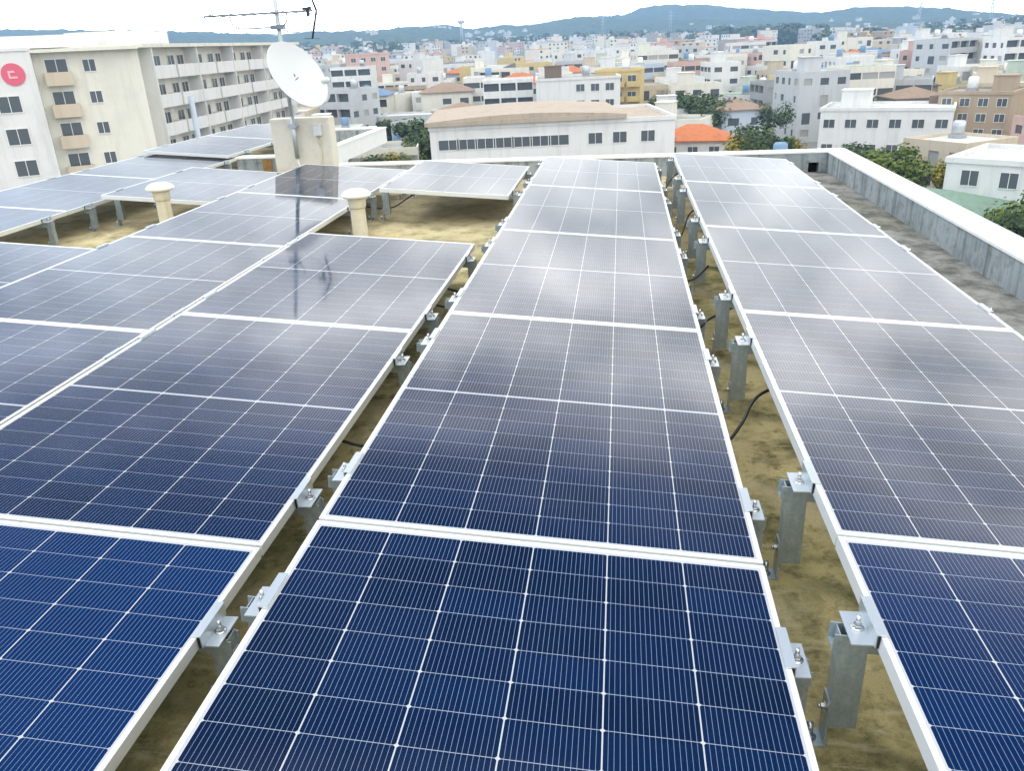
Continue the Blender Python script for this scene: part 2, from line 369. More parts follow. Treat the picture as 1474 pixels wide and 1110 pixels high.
# ------------------------------------------------------------------ cables
def spline(pts, n=10):
    P = [Vector(p) for p in pts]; P = [P[0]] + P + [P[-1]]; o = []
    for i in range(1, len(P)-2):
        for j in range(n):
            t = j/n; a, b, c, d = P[i-1:i+3]
            o.append(.5*((2*b)+(c-a)*t+(2*a-5*b+4*c-d)*t*t+(3*b-a-3*c+d)*t**3))
    return o + [P[-2]]
def cable(pts, label, r=.006):
    o = MB().tube(spline(pts), r, 8).build('cable', M['rubber']); tag(o, label, 'cable', 'black cables slung between panel rows'); return o
cable([(1.02, .93, -.2), (1.10, .94, -.24), (1.16, .96, -.25), (1.22, 1.02, -.20), (1.28, 1.10, -.13), (1.40, 1.15, -.09)], 'black cable curving across the right gap beside the second panels')
cable([(1.02, 1.92, -.18), (1.14, 1.95, -.16), (1.2, 2.06, -.15), (1.30, 2.12, -.12), (1.4, 2.2, -.1)], 'black cable crossing the right gap behind a tall leg near the third panels')
cable([(1.05, 3.0, -.2), (1.15, 3.05, -.24), (1.22, 3.06, -.23), (1.3, 3.12, -.17)], 'short black cable low in the right gap past the third panels')
cable([(1.05, 4.0, -.25), (1.16, 4.05, -.28), (1.22, 4.25, -.24), (1.29, 4.5, -.14), (1.38, 4.6, -.1)], 'long black cable rising across the right gap by the fourth panels')
cable([(1.05, 5.9, -.25), (1.16, 5.95, -.27), (1.22, 6.15, -.18), (1.30, 6.3, -.12), (1.36, 6.3, -.1)], 'black cable rising across the right gap at the rearmost panels')
cable([(-.30, -.62, -.25), (-.17, -.60, -.27), (-.05, -.56, -.28), (.1, -.5, -.28)], 'black cable at the bottom of the left gap between front panels', .009)
cable([(-.3, .86, -.2), (-.17, .88, -.25), (-.08, .92, -.26), (.05, 1.0, -.2)], 'black cable sagging in the left gap by the second panels')
cable([(-.28, 2.72, -.16), (-.16, 2.86, -.24), (-.1, 3.0, -.22), (.04, 3.1, -.12)], 'upper black cable in the left gap beside the third panel')
cable([(-.3, 2.62, -.24), (-.16, 2.70, -.29), (-.06, 2.9, -.27), (.06, 3.0, -.2)], 'lower black cable in the left gap beside the third panel')
cable([(-.3, 5.75, -.2), (-.17, 5.85, -.24), (-.06, 6.05, -.2), (.05, 6.1, -.14)], 'black cable in the left gap beside the rearmost panel')
cable([(-1.62, 5.62, -.22), (-1.45, 5.6, -.25), (-1.30, 5.62, -.24), (-1.15, 5.75, -.16), (-1.0, 5.85, -.13)], 'black cable under the rear panel behind the vent with open roof')

# ------------------------------------------------------------------ roof vents
def vent(x, y, h, label):
    r = empty('roof_vent', (x, y, RZ)); tag(r, label, 'roof vent', 'mushroom vents on the roof')
    MB().lathe([(.105, 0), (.10, .012), (.072, .018), (.062, .05), (.058, h-.13), (.058, h-.10)], 28).build('pipe', M['vent'], r)
    MB().lathe([(.064, h-.15), (.068, h-.14), (.072, h-.075), (.068, h-.068)], 28).build('collar', M['vent'], r)
    MB().lathe([(.05, h-.067), (.106, h-.065), (.118, h-.056), (.119, h-.048), (.111, h-.034), (.092, h-.018), (.062, h-.006), (.03, h-.001), (0, h)], 32).build('cap', M['cap'], r)
vent(-3.09, 4.8, .50, 'cream mushroom vent pipe in the left roof bay near the steel legs')
vent(-1.285, 4.5, .455, 'cream mushroom vent pipe beside the open bay in front of the beige box')

# ------------------------------------------------------------------ beige box, mast, dish, aerial
bx = empty('concrete_block', (-2.71, 7.15, RZ)); tag(bx, 'beige rendered block standing at the rear edge of the roof holding the mast', 'concrete block')
MB().box(-.335, .335, 0, .20, 0, .795).build('body', M['beige'], bx, .01)
MB().box(.30, .338, -.004, -.0005, .005, .79).box(-.335, .299, -.004, -.0005, .76, .79).build('edge_trim', M['beige'], bx)
jb = empty('junction_box', (-2.50, 7.145, .27)); tag(jb, 'small white junction box with a cable on the beige block', 'junction box')
MB().box(-.042, .042, -.05, .0, 0, .115).build('body', M['dish'], jb, .004); MB().box(-.045, .045, -.055, -.02, .116, .122).build('lid', M['dish'], jb)
MB().tube(spline([(-.01, -.02, 0), (-.012, -.02, -.05), (.012, -.015, -.12), (.02, -.015, -.2), (.0, -.012, -.28), (-.03, -.012, -.36)]), .006, 6).build('cable', M['vent'], jb)
MB().tube(spline([(.016, -.02, 0), (.02, -.02, -.04), (.03, -.02, -.06), (.025, -.02, -.1)]), .006, 6).build('cable', M['vent'], jb)
mast = empty('antenna_mast', (-2.755, 7.085, .06)); tag(mast, 'grey steel mast clamped to the beige block carrying dish and aerial', 'mast')
MB().tube([(0, 0, 0), (0, 0, .9), (0, 0, 2.0)], .021, 12).build('pole', M['grey'], mast)
MB().tube([(0, 0, -.02), (0, 0, .42)], .026, 12).build('sleeve', M['grey'], mast)
g = MB(); g.box(-.04, .04, -.03, .055, .30, .345); g.box(-.055, -.03, -.015, .015, .305, .34); g.tube([(.03, -.02, .33), (.085, -.02, .33)], .008, 6); g.build('bracket', M['grey'], mast)
MB().tube(spline([(0, 0, 0), (.005, -.01, -.06), (.03, -.02, -.12), (.05, -.03, -.2)]), .010, 8).build('cable', M['cap'], mast)
# dish
DC = Vector((-2.555, 6.93, .905))
vd = (CAM-DC).normalized()
rr_ = Vector((0, 0, 1)).cross(vd).normalized(); uu_ = vd.cross(rr_)
dn = (vd*.66 + (rr_*.80 + uu_*.60)*.75).normalized()
maj = (rr_*-.58+uu_*.82); maj = (maj - dn*maj.dot(dn)).normalized(); mi_ = maj.cross(dn)
dish = empty('satellite_dish', DC); tag(dish, 'white round satellite dish on the mast above the beige block', 'satellite dish')
DM = Matrix((( mi_.x, maj.x, dn.x, 0), (mi_.y, maj.y, dn.y, 0), (mi_.z, maj.z, dn.z, 0), (0, 0, 0, 1)))
dish.rotation_euler = DM.to_euler()
ra = .362
prof = [(0.0, -.058)] + [(ra*t, -.058*(1-t*t)) for t in (.15, .3, .45, .6, .75, .88, .97)] + [(ra, .0), (ra+.006, .002), (ra+.008, -.006), (ra, -.012)] + [(ra*t, -.012-.058*(1-t*t)) for t in (.9, .7, .45, .2)] + [(0, -.07)]
MB().lathe(prof, 64, 0, Matrix.Diagonal((.93, 1, 1, 1))).build('reflector', M['dish'], dish)
g = MB(); g.box(-.006, .006, .006, .034, -.0565, -.055, 0, Matrix.Rotation(-.5, 4, 'Z')); g.box(-.03, .035, -.026, -.018, -.0567, -.0552); g.build('logo', M['navy'], dish)
g = MB(); g.tube(spline([(.02, -ra+.02, -.03), (.03, -ra-.01, .0), (.05, -.36, .06), (.07, -.30, .13), (.08, -.25, .17)]), .014, 8); g.build('feed_arm', M['dish'], dish)
g = MB(); g.lathe([(.022, 0), (.034, .02), (.034, .08), (.02, .10)], 16, 0, T(.085, -.235, .20) @ Matrix.Rotation(R(200), 4, 'X')); g.build('feed_head', M['dish'], dish)
g = MB(); g.box(-.05, .05, -.08, .06, -.17, -.072); g.build('mount', M['grey'], dish)
# aerial
ae = empty('tv_aerial', (-2.755, 7.085, 1.50)); tag(ae, 'long thin grey tv aerial with dark reflector across the mast top', 'aerial')
g = MB(); g.tube([(-.78, -.035, -.0), (.40, -.035, .0)], .008, 8); g.build('boom', M['aerial'], ae)
for i in range(19):
    x = -.77 + i*.056; g = MB(); ln = .085+.003*i; zz = .012 if i % 2 else -.012
    g.tube([(x, -.035-ln, zz), (x, -.035+ln, zz)], .0035, 5); g.build('director', M['aerial'], ae)
g = MB(); g.tube(spline([(-.50, -.035, -.01), (-.49, -.035, -.07), (-.43, -.035, -.125), (-.33, -.035, -.135), (-.1, -.035, -.135), (.05, -.035, -.125), (.11, -.035, -.08), (.12, -.035, -.01)]), .006, 6); g.box(-.07, .06, -.05, .03, -.155, -.115); g.build('bracket', M['aerial'], ae)
g = MB(); g.box(.30, .38, -.06, -.01, .01, .035); g.box(.335, .36, -.05, -.02, -.05, .009); g.build('feed_box', M['navy'], ae)
g = MB()
for s in (1, -1):
    g.tube([(.44, -.035, 0), (.36, -.035, s*.26)], .011, 6)
    for q in (.12, .45, .75, 1.0): g.tube([(.44-.08*q, -.26, s*.26*q), (.44-.08*q, .19, s*.26*q)], .003, 5)
g.build('reflector', M['navy'], ae)
g = MB(); g.tube(spline([(.34, -.035, -.05), (.34, -.03, -.13), (.24, -.03, -.19), (.10, -.025, -.18), (.02, -.02, -.14)]), .004, 6); g.build('cable', M['aerial'], ae)
# ================================================================== the town beyond the roof
HILL = [(-60, .03), (-42, .0352), (-33.7, .0306), (-26.5, .024), (-24.9, .0216), (-22, .0181), (-20.2, .0197), (-17.6, .0185), (-15, .0186), (-11.4, .0195), (-10.5, .0167), (-9.6, .0138), (-7.8, .0175), (-6, .0153), (-4.2, .0189), (-2.9, .0214), (.2, .021), (1.1, .0266), (2, .0279), (5.4, .0263), (7.1, .022), (10.8, .0152), (12, .0134), (14, .0163), (16.7, .0144), (19.6, .0083), (21.7, .0038), (22.9, .0012), (30, -.001), (60, .004)]
def interp(tab, a):
    if a <= tab[0][0]: return tab[0][1]
    for (x0, y0), (x1, y1) in zip(tab, tab[1:]):
        if a <= x1: return y0+(y1-y0)*(a-x0)/(x1-x0)
    return tab[-1][1]
def sst(a, b, x):
    t = max(0, min(1, (x-a)/(b-a))); return t*t*(3-2*t)
def crest_d(az): return 2500 + 350*math.sin(az*.11+1) + 120*math.sin(az*.43)
def ground_z(x, y):
    dx, dy = x-CAM.x, y-CAM.y; d = math.hypot(dx, dy); az = math.degrees(math.atan2(dx, dy))
    if d < 600: return GZ
    base = GZ + 4*noise.noise(Vector((x/260, y/260, 0)))*sst(600, 900, d)
    # town ground climbs gently on the left, stays low on the right
    base += sst(500, 1500, d)*(16 - 10*sst(-5, 12, az))
    if abs(az) > 75: return base
    dc = crest_d(az); h = dc*(interp(HILL, az)) + CAM.z
    t = sst(1350, dc, d); prof = t**1.35
    z = base*(1-prof) + h*prof
    n = noise.fractal(Vector((x/420, y/420, 3.3)), 1.0, 2.0, 5)
    z += n*26*sst(1300, 1900, d)*(1-sst(dc-500, dc-40, d)) 
    z += noise.fractal(Vector((x/28, y/28, 9.1)), .8, 2.2, 4)*4.2*sst(1400, 1900, d)
    if d > dc: z = max(z-(d-dc)*.06, GZ-2)
    return z*(1-sst(70, 75, abs(az))) + base*sst(70, 75, abs(az))
def polar(az, d): a = R(az); return CAM.x + d*math.sin(a), CAM.y + d*math.cos(a)
# ground sheet (one mesh out to the horizon, hills included)
def ground():
    rings = [0, 40, 80, 150, 250, 400, 600] + [700+80*i for i in range(9)] + [1400+48*i for i in range(40)] + [3400, 3700, 4200]
    azs = [-180+6*i for i in range(18)] + [-72+.16*i for i in range(900)] + [72+6*i for i in range(18)]
    v = []; f = []; n = len(azs)
    for d in rings:
        for a in azs:
            x, y = polar(a, d); v.append((x, y, ground_z(x, y) if d > 0 else GZ))
    for i in range(len(rings)-1):
        for j in range(n):
            k = (j+1) % n; f.append((i*n+j, (i+1)*n+j, (i+1)*n+k, i*n+k)[::-1])
    me = bpy.data.meshes.new('ground'); me.from_pydata(v, [], f); me.polygons.foreach_set('use_smooth', [True]*len(f)); me.update()
    m = mat('ground_cover', (.1, .1, .1), .95, 0, .2); k = NB(m); p = k.pos()
    x, y, z = k.xyz(p)
    a = k.noise(p, .012, 5, .6); b = k.noise(p, .05, 6, .65); g = k.noise(p, .22, 5, .7)
    town = k.mix(k.rng(b, .42, .6), (.17, .17, .165), (.28, .275, .25)); town = k.mix(k.rng(g, .52, .66), town, (.05, .075, .03))
    wood = k.mix(k.rng(k.noise(p, .07, 6, .75), .38, .62), (.006, .016, .006), (.10, .14, .05)); wood = k.mix(k.rng(a, .5, .7), wood, (.075, .10, .045))
    wood = k.mix(k.rng(b, .66, .72), wood, (.30, .27, .2))
    d = k.n.new('ShaderNodeVectorMath'); d.operation = 'LENGTH'; k.l.new(p, d.inputs[0])
    k.color(k.mix(k.rng(k.math('ADD', d.outputs['Value'], k.math('MULTIPLY', b, 500)), 1450, 1750), town, wood))
    me.materials.append(m); o = bpy.data.objects.new('ground', me); col.objects.link(o); tag(o, kind='structure')
ground()

def wallmat(name, c, dirt=.38):
    m = mat(name, c, .85, 0, .3); k = NB(m); p = k.pos(); d2 = tuple(q*.62 for q in c)
    s = k.noise(k.mapping(p, (1.2, 1.2, .12)), 1.1, 5, .6); b = k.noise(p, .35, 5, .6)
    cc = k.mix(k.rng(s, .50, .72, 0, dirt), c, d2); cc = k.mix(k.rng(b, .5, .7, 0, dirt*.6), cc, d2); k.color(cc); return m
WALL = {'white': (.72, .72, .69), 'cream': (.74, .72, .62), 'pale grey': (.52, .54, .54), 'beige': (.58, .50, .38), 'yellow': (.62, .49, .23), 'pink': (.60, .42, .36), 'tan': (.42, .33, .23), 'pale green': (.55, .60, .50), 'pale blue': (.50, .57, .64), 'grey': (.36, .37, .37), 'brown': (.20, .15, .12)}
WM = {k: wallmat('wall_'+k.replace(' ', '_'), v) for k, v in WALL.items()}
ROOF = {'grey': (.34, .34, .33), 'pale': (.60, .60, .57), 'green': (.18, .27, .21), 'dark': (.12, .12, .12), 'orange': (.50, .17, .07), 'brown': (.30, .22, .16), 'blue': (.16, .24, .36), 'buff': (.44, .37, .29)}
RM = {k: wallmat('roofing_'+k, v, .6) for k, v in ROOF.items()}
glass = mat('window_glass', (.085, .10, .11), .12, 0, .8)
curtain = mat('drawn_curtain', (.36, .36, .34), .3, 0, .7)
tankm = {'white': mat('tank_white', (.75, .75, .72), .5), 'steel': mat('tank_steel', (.5, .52, .53), .35, .6), 'blue': mat('tank_blue', (.16, .28, .42), .5)}

class WB(MB):                                 # welded mesh: walls with windows set back into them
    def __init__(s): super().__init__(); s.k = {}
    def q(s, pts, mi):
        ids = []
        for p in pts:
            key = (round(p[0], 3), round(p[1], 3), round(p[2], 3))
            if key not in s.k: s.k[key] = len(s.v); s.v.append(key)
            ids.append(s.k[key])
        s.f.append(ids); s.m.append(mi); s.sm.append(False)
    def cell(s, P, U, Nn, u0, u1, z0, z1, a0, a1, b0, b1, dep, inner=1, reveal=0):
        pt = lambda u, z, d=0: (P[0]+U[0]*u-Nn[0]*d, P[1]+U[1]*u-Nn[1]*d, z)
        s.q([pt(u0, z0), pt(u1, z0), pt(a1, b0), pt(a0, b0)], 0); s.q([pt(u1, z0), pt(u1, z1), pt(a1, b1), pt(a1, b0)], 0)
        s.q([pt(u1, z1), pt(u0, z1), pt(a0, b1), pt(a1, b1)], 0); s.q([pt(u0, z1), pt(u0, z0), pt(a0, b0), pt(a0, b1)], 0)
        c = [(a0, b0), (a1, b0), (a1, b1), (a0, b1)]
        for i in range(4):
            (x0, y0), (x1, y1) = c[i], c[(i+1) % 4]; s.q([pt(x0, y0), pt(x1, y1), pt(x1, y1, dep), pt(x0, y0, dep)], reveal)
        s.q([pt(*q, dep) for q in c], inner)
    def blank(s, P, U, u0, u1, z0, z1): s.q([(P[0]+U[0]*u0, P[1]+U[1]*u0, z0), (P[0]+U[0]*u1, P[1]+U[1]*u1, z0), (P[0]+U[0]*u1, P[1]+U[1]*u1, z1), (P[0]+U[0]*u0, P[1]+U[1]*u0, z1)], 0)
def shell(wd, dp, h, floors, styles, rng, bay=3.4, rooflip=.5, base=0.0):
    """welded box of walls; styles for -y, +x, +y, -x sides: 'win', 'bal', 'blank', 'strip'"""
    b = WB(); cs = [(-wd/2, -dp/2), (wd/2, -dp/2), (wd/2, dp/2), (-wd/2, dp/2)]
    fh = (h-rooflip)/floors
    for i, st in enumerate(styles):
        p0, p1 = cs[i], cs[(i+1) % 4]; L = math.hypot(p1[0]-p0[0], p1[1]-p0[1]); U = ((p1[0]-p0[0])/L, (p1[1]-p0[1])/L); Nn = (U[1], -U[0])
        nb = max(1, round(L/bay)); bw = L/nb
        for f in range(floors):
            z0, z1 = f*fh, (f+1)*fh
            for j in range(nb):
                u0, u1 = j*bw, (j+1)*bw; r = rng.random()
                if st == 'blank' or (st == 'win' and r < .16): b.blank(p0, U, u0, u1, z0, z1)
                elif st == 'win':
                    ww = bw*(.30 if r < .4 else .5)/2; c = (u0+u1)/2+(r-.5)*bw*.15; zz = .36 if r < .85 else .08
                    b.cell(p0, U, Nn, u0, u1, z0, z1, c-ww, c+ww, z0+fh*zz, z0+fh*.76, .14, 3 if rng.random() < .35 else 1)
                elif st == 'strip': b.cell(p0, U, Nn, u0, u1, z0, z1, u0+.12, u1-.12, z0+fh*.38, z0+fh*.78, .12, 3 if rng.random() < .3 else 1)
                else: b.cell(p0, U, Nn, u0, u1, z0, z1, u0+.18, u1-.18, z0+fh*.40, z0+fh*.93, .9)
        b.blank(p0, U, 0, L, h-rooflip, h)
    lip = .22; ins = [(x*(1-2*lip/wd), y*(1-2*lip/dp)) for x, y in cs]
    for i in range(4):
        j = (i+1) % 4
        b.q([(*cs[i], h), (*cs[j], h), (*ins[j], h), (*ins[i], h)], 0); b.q([(*ins[i], h), (*ins[j], h), (*ins[j], h-rooflip*.8), (*ins[i], h-rooflip*.8)], 0)
    b.q([(*p, h-rooflip*.8) for p in ins], 2)
    return b
def hip_roof(wd, dp, z, rise, over=.5):
    a, b = wd/2+over, dp/2+over; r = max(0, a-b); r2 = max(0, b-a)
    mb = MB(); vs = [(-a, -b, z), (a, -b, z), (a, b, z), (-a, b, z), (-r, -r2, z+rise), (r, r2, z+rise), (-a, -b, z-.18), (a, -b, z-.18), (a, b, z-.18), (-a, b, z-.18)]
    if r >= r2: fs = [(0, 1, 5, 4), (1, 2, 5), (2, 3, 4, 5), (3, 0, 4)]
    else: fs = [(0, 1, 4), (1, 2, 5, 4), (2, 3, 5), (3, 0, 4, 5)]
    return mb.add(vs, fs + [(0, 6, 7, 1), (1, 7, 8, 2), (2, 8, 9, 3), (3, 9, 6, 0), (6, 9, 8, 7)], 0)
def tank(root, x, y, z, kind, big=1.0):
    g = MB(); g.lathe([(.75*big, 0), (.8*big, .05), (.8*big, 1.5*big), (.6*big, 1.72*big), (0, 1.78*big)], 14, 0, T(x, y, z+.5))
    t = g.build('water_tank', tankm[kind], root)
    MB().box(x-.8*big, x+.8*big, y-.8*big, y+.8*big, z, z+.498).build('stand', WM['grey'], t)
def stair(root, x, y, z, a, b, h, m):
    MB().box(x-a, x+a, y-b, y+b, z, z+h).box(x-a-.15, x+a+.15, y-b-.15, y+b+.15, z+h+.002, z+h+.16).build('stair_house', m, root)
USED = []                                     # footprints (x, y, radius)
LABELS = set()
def place_root(name, az, d, h, rot, wd, dp):
    x, y = polar(az, d); USED.append((x, y, math.hypot(wd, dp)/2))
    return empty(name, (x, y, ground_z(x, y)), (0, 0, R(rot-az)))
# ---- windows as parts, for the buildings one can make out
def win_part(root, m_frame, x, y, z, wd, h, face):
    """window on a wall plane: face 'f' (-y) or 'l' (-x) or 'r' (+x)"""
    rot = {'f': 0, 'l': -90, 'r': 90}[face]
    key = (round(wd, 2), round(h, 2))
    if key not in WCACHE:
        g = MB(); t = .07
        g.box(-wd/2, wd/2, -.05, .02, -h/2, -h/2+t).box(-wd/2, wd/2, -.05, .02, h/2-t, h/2).box(-wd/2, -wd/2+t, -.05, .02, -h/2+t, h/2-t).box(wd/2-t, wd/2, -.05, .02, -h/2+t, h/2-t).box(-.03, .03, -.04, .02, -h/2+t, h/2-t)
        WCACHE[key] = (g.mesh('window', tankm['white']), MB().box(-wd/2+t, wd/2-t, -.02, .01, -h/2+t, h/2-t).mesh('pane', glass))
    o = bpy.data.objects.new('window', WCACHE[key][0]); col.objects.link(o); o.parent = root; o.location = (x, y, z); o.rotation_euler = (0, 0, R(rot))
    p = bpy.data.objects.new('pane', WCACHE[key][1]); col.objects.link(p); p.parent = o
WCACHE = {}
def balcony(root, x0, x1, y, z, h, depth, m):
    """parapet band + slab + recessed dark doors on the -y face"""
    g = MB(); g.box(x0, x1, y-depth, y-.002, z-.12, z); g.box(x0, x1, y-depth, y-depth+.12, z+.002, z+h); g.box(x0, x0+.12, y-depth+.122, y-.002, z+.002, z+h); g.box(x1-.12, x1, y-depth+.122, y-.002, z+.002, z+h)
    g.build('balcony', m, root)

# 1 ---- the long apartment block on the left
def apartment():
    c0 = Vector((*polar(-30.9, 93), 0)); c1 = Vector((*polar(-21.4, 142), 0))
    u = (c1-c0); Lf = u.length; u.normalize(); rotz = math.atan2(u.y, u.x)      # long facade runs along local +x, facing local -y
    H = 2.2-GZ; fl = 7; fh = 2.8
    r = empty('apartment_block', (c0.x, c0.y, GZ), (0, 0, rotz)); tag(r, 'long cream apartment block with rows of white balconies left of the dish', 'apartment block')
    for t in (0, .33, .66, 1): q = c0.lerp(c1, t); USED.append((q.x-5, q.y+4, 14))
    MB().box(0, Lf, 0, 12, 0, H).build('wall', WM['cream'], r)
    MB().box(.002, Lf+.2, -1.6, 12.2, H+.002, H+.35).build('roof', WM['cream'], r)
    n = 9; bw = (Lf-3)/n
    for f in range(1, fl):
        z = H - (fl-f)*fh - .05
        for i in range(n):
            x0 = 2.2 + i*bw; x1 = x0 + bw - (.0 if i % 2 else .5)
            balcony(r, x0, x1, 0, z, 1.15, 1.4, WM['white'])
            for j in (0.28, .72): win_part(r, None, x0+(x1-x0)*j, -.03, z+1.15, 1.7, 1.95, 'f')
    for i in range(5):
        x = 2.1 + i*2*bw; MB().box(x-.1, x+.1, -1.5, -.003, 0, H).build('party_fin', WM['white'], r)
    MB().tube([(9.0, -1.55, 0), (9.0, -1.55, H-5)], .35, 8).build('drain_pipe', WM['pale blue'], r)
    MB().box(9, 21, 5, 11, H+.352, H+1.9).build('roof_house', WM['white'], r)
    # stepped end wing that faces us
    e = empty('apartment_wing', (*polar(-29.7, 91), GZ)); e.rotation_euler = (0, 0, R(34))
    tag(e, 'cream end wing of the left apartment block with balconies tinted like shaded recesses and round red emblem', 'apartment block')
    for t in (-4, -12, -20): x, y = polar(-31.9+t*.6, 100); USED.append((x, y, 10))
    MB().box(-10.0, -1.0, 0, 13, 0, H-.1).build('wall', WM['cream'], e)
    MB().box(-24, -10.002, -1.6, 13, 0, H+.1).build('wall', WM['white'], e)
    MB().box(-10.1, -.9, -1.0, 13.1, H-.098, H+.2).build('roof', WM['cream'], e)
    MB().box(-24.1, -10.15, -1.7, 13.1, H+.102, H+.36).build('roof', WM['white'], e)
    for f in range(fl):
        z = H-.1-(fl-f)*fh
        balcony(e, -9.3, -7.0, 0, z+.05, 1.05, .9, WM['beige'])  # beige carries the brown shade of the recesses in the balcony colour
        win_part(e, None, -8.15, -.03, z+1.3, 1.9, 1.9, 'f'); win_part(e, None, -5.4, -.03, z+1.55, 1.15, 1.15, 'f')
        if f < fl-1: win_part(e, None, -12.6, -1.63, z+1.4, 1.9, 1.5, 'f')
    g = MB(); X = T(-11.7, -1.62, H-1.8) @ Matrix.Rotation(R(90), 4, 'X')
    g.lathe([(0, 0), (.95, 0), (.95, .06), (0, .06)], 36, 0, X, False); g.build('emblem', mat('emblem_red', (.68, .12, .18), .6), e)
    zc = H-1.8; g = MB(); g.box(-12.1, -11.4, -1.72, -1.69, zc-.33, zc-.17).box(-12.1, -11.94, -1.72, -1.69, zc-.168, zc+.32).box(-11.938, -11.55, -1.72, -1.69, zc+.15, zc+.32); g.build('emblem_mark', mat('emblem_pink', (.85, .45, .5), .5), e)
    MB().box(-22, -4, 5, 12, H+.37, H+1.5).build('roof_house', WM['white'], e)
apartment()

def hero(name, label, cat, az, d, rot, wd, dp, top, wallc, floors, winspec, roofc=None, hip=0, extras=None, z0=None):
    x, y = polar(az, d); gz = ground_z(x, y); h = top-gz
    r = empty(name, (x, y, gz), (0, 0, R(rot-az))); tag(r, label, cat); USED.append((x, y, math.hypot(wd, dp)/2+1)); LABELS.add(label)
    MB().box(-wd/2, wd/2, -dp/2, dp/2, 0, h).build('wall', WM[wallc], r)
    if hip: hip_roof(wd, dp, h+.182, hip).build('roof', RM[roofc], r)
    else:
        g = MB(); g.box(-wd/2-.15, wd/2+.15, -dp/2-.15, -dp/2+.2, h+.002, h+.5).box(-wd/2-.15, wd/2+.15, dp/2-.2, dp/2+.15, h+.002, h+.5).box(-wd/2-.15, -wd/2+.2, -dp/2+.202, dp/2-.202, h+.002, h+.5).box(wd/2-.2, wd/2+.15, -dp/2+.202, dp/2-.202, h+.002, h+.5)
        g.build('parapet', WM[wallc], r); MB().box(-wd/2+.202, wd/2-.202, -dp/2+.202, dp/2-.202, h+.003, h+.1).build('roof', RM[roofc or 'pale'], r)
    fh = (h)/floors
    for (face, us, fs, ww, wh) in winspec:
        for f in fs:
            zc = h - (f+.5)*fh
            for u in us:
                if face == 'f': win_part(r, None, u*wd/2, -dp/2-.03, zc, ww, wh, 'f')
                elif face == 'l': win_part(r, None, -wd/2-.03, u*dp/2, zc, ww, wh, 'l')
                else: win_part(r, None, wd/2+.03, u*dp/2, zc, ww, wh, 'r')
    if extras: extras(r, h, wd, dp)
    return r
lin = lambda n, a=-.85, b=.85: [a+(b-a)*i/(n-1) for i in range(n)]
def az_of(px): return math.degrees(math.atan((px-737-7)/1161*1.0))*1.0 - 8.19 + 0.0
def hall_x(r, h, wd, dp):
    g = MB(); g.box(-wd/2-.5, wd/2-6, -dp/2-.6, dp/2+.6, h+.502, h+1.0); n = 14
    vs = []; 
    for s in (-dp/2-.3, dp/2+.3):
        for i in range(n+1): t = i/n; vs.append((-wd/2+ (wd-6)*t, s, h+1.0+.55*math.sin(math.pi*t)+.002)) 
    g.add(vs, [(i, i+1, n+2+i, n+1+i) for i in range(n)] + [tuple(range(n+1))[::-1], tuple(range(n+1, 2*n+2))]); g.build('vaulted_roof', RM['buff'], r)
hero('meeting_hall', 'large white hall with low brown vaulted roof and a row of bluish windows', 'hall', -4.9, 113, 3, 30, 20, -8.5, 'white', 3, [('f', lin(7, -.85, .05), (0, 1), 2.6, 1.3), ('f', (.35, .55, .78), (0, 1), 1.8, 1.4)], 'buff', 0, hall_x)
hero('office_block', 'white block with a broad blank wall standing directly behind the large white hall', 'office block', -2.9, 182, 2, 17, 14, -6.6, 'white', 4, [('f', (.05, .4, .75), (0, 1, 2), 1.8, 1.5)], 'grey', 0, lambda r, h, w, d: (stair(r, -5, 2, h+.1, 1.8, 1.8, 2.4, WM['brown']), tank(r, 2, 2, h+.1, 'steel')))
def ybal(r, h, wd, dp):
    for f in range(4):
        for i in range(3): balcony(r, -wd/2+.4+i*wd/3, -wd/2+wd/3-.1+i*wd/3, -dp/2, h-(f+1)*3.0+.1, 1.0, 1.2, WM['yellow'])
hero('apartment_house', 'yellow apartment house with a grid of balconies behind the white hall', 'apartment house', -.05, 190, -6, 9.6, 10, -5.8, 'yellow', 4, [('f', (-.62, 0, .62), (0, 1, 2, 3), 1.9, 1.9)], 'pale', 0, lambda r, h, w, d: (ybal(r, h, w, d), tank(r, 1, 2, h+.1, 'white')))
hero('tiled_house', 'low house with a bright orange hip roof in the middle of town', 'house', 4.9, 133, -3, 10.5, 8, -14.0, 'white', 2, [('f', (-.6, 0, .6), (0,), 1.6, 1.2)], 'orange', 2.0)
hero('workshop', 'pale flat roofed workshop in front of the orange roofed house', 'workshop', 4.6, 112, -2, 14, 8, -14.4, 'white', 1, [('f', (.3, .7), (0,), 1.7, 1.3)], 'pale')
hero('apartment_house', 'tan apartment block with a dark brown side wall near the right edge', 'apartment house', 21.6, 158, -12, 10.5, 11, -9.8, 'tan', 4, [('f', lin(4, -.75, .75), (0, 1, 2, 3), 1.5, 1.3)], 'grey', 0, lambda r, h, w, d: (MB().box(-w/2-1.6, -w/2-.02, -d/2+1, d/2-1, 0, h-.3).build('stair_tower', WM['brown'], r), tank(r, -2, 1, h+.1, 'white'), stair(r, 2.6, 2, h+.1, 1.6, 1.6, 2.3, WM['tan'])))
hero('clinic', 'broad white building with long wings and green shrubs on its right', 'building', 16.6, 150, -4, 19, 12, -11.4, 'white', 2, [('f', lin(6), (0, 1), 1.8, 1.4)], 'pale', 0, lambda r, h, w, d: stair(r, -5, 1, h+.1, 2.2, 2, 2.6, WM['white']))
hero('white_house', 'bright white boxy house nearest the right edge above the parapet', 'house', 24.6, 92, -14, 11, 11, -11.2, 'white', 3, [('f', (-.6, 0, .55), (0, 1), 1.6, 1.5), ('l', (-.4, .4), (0, 1), 1.4, 1.3)], 'pale', 0, lambda r, h, w, d: tank(r, 2, 1, h+.1, 'blue'))
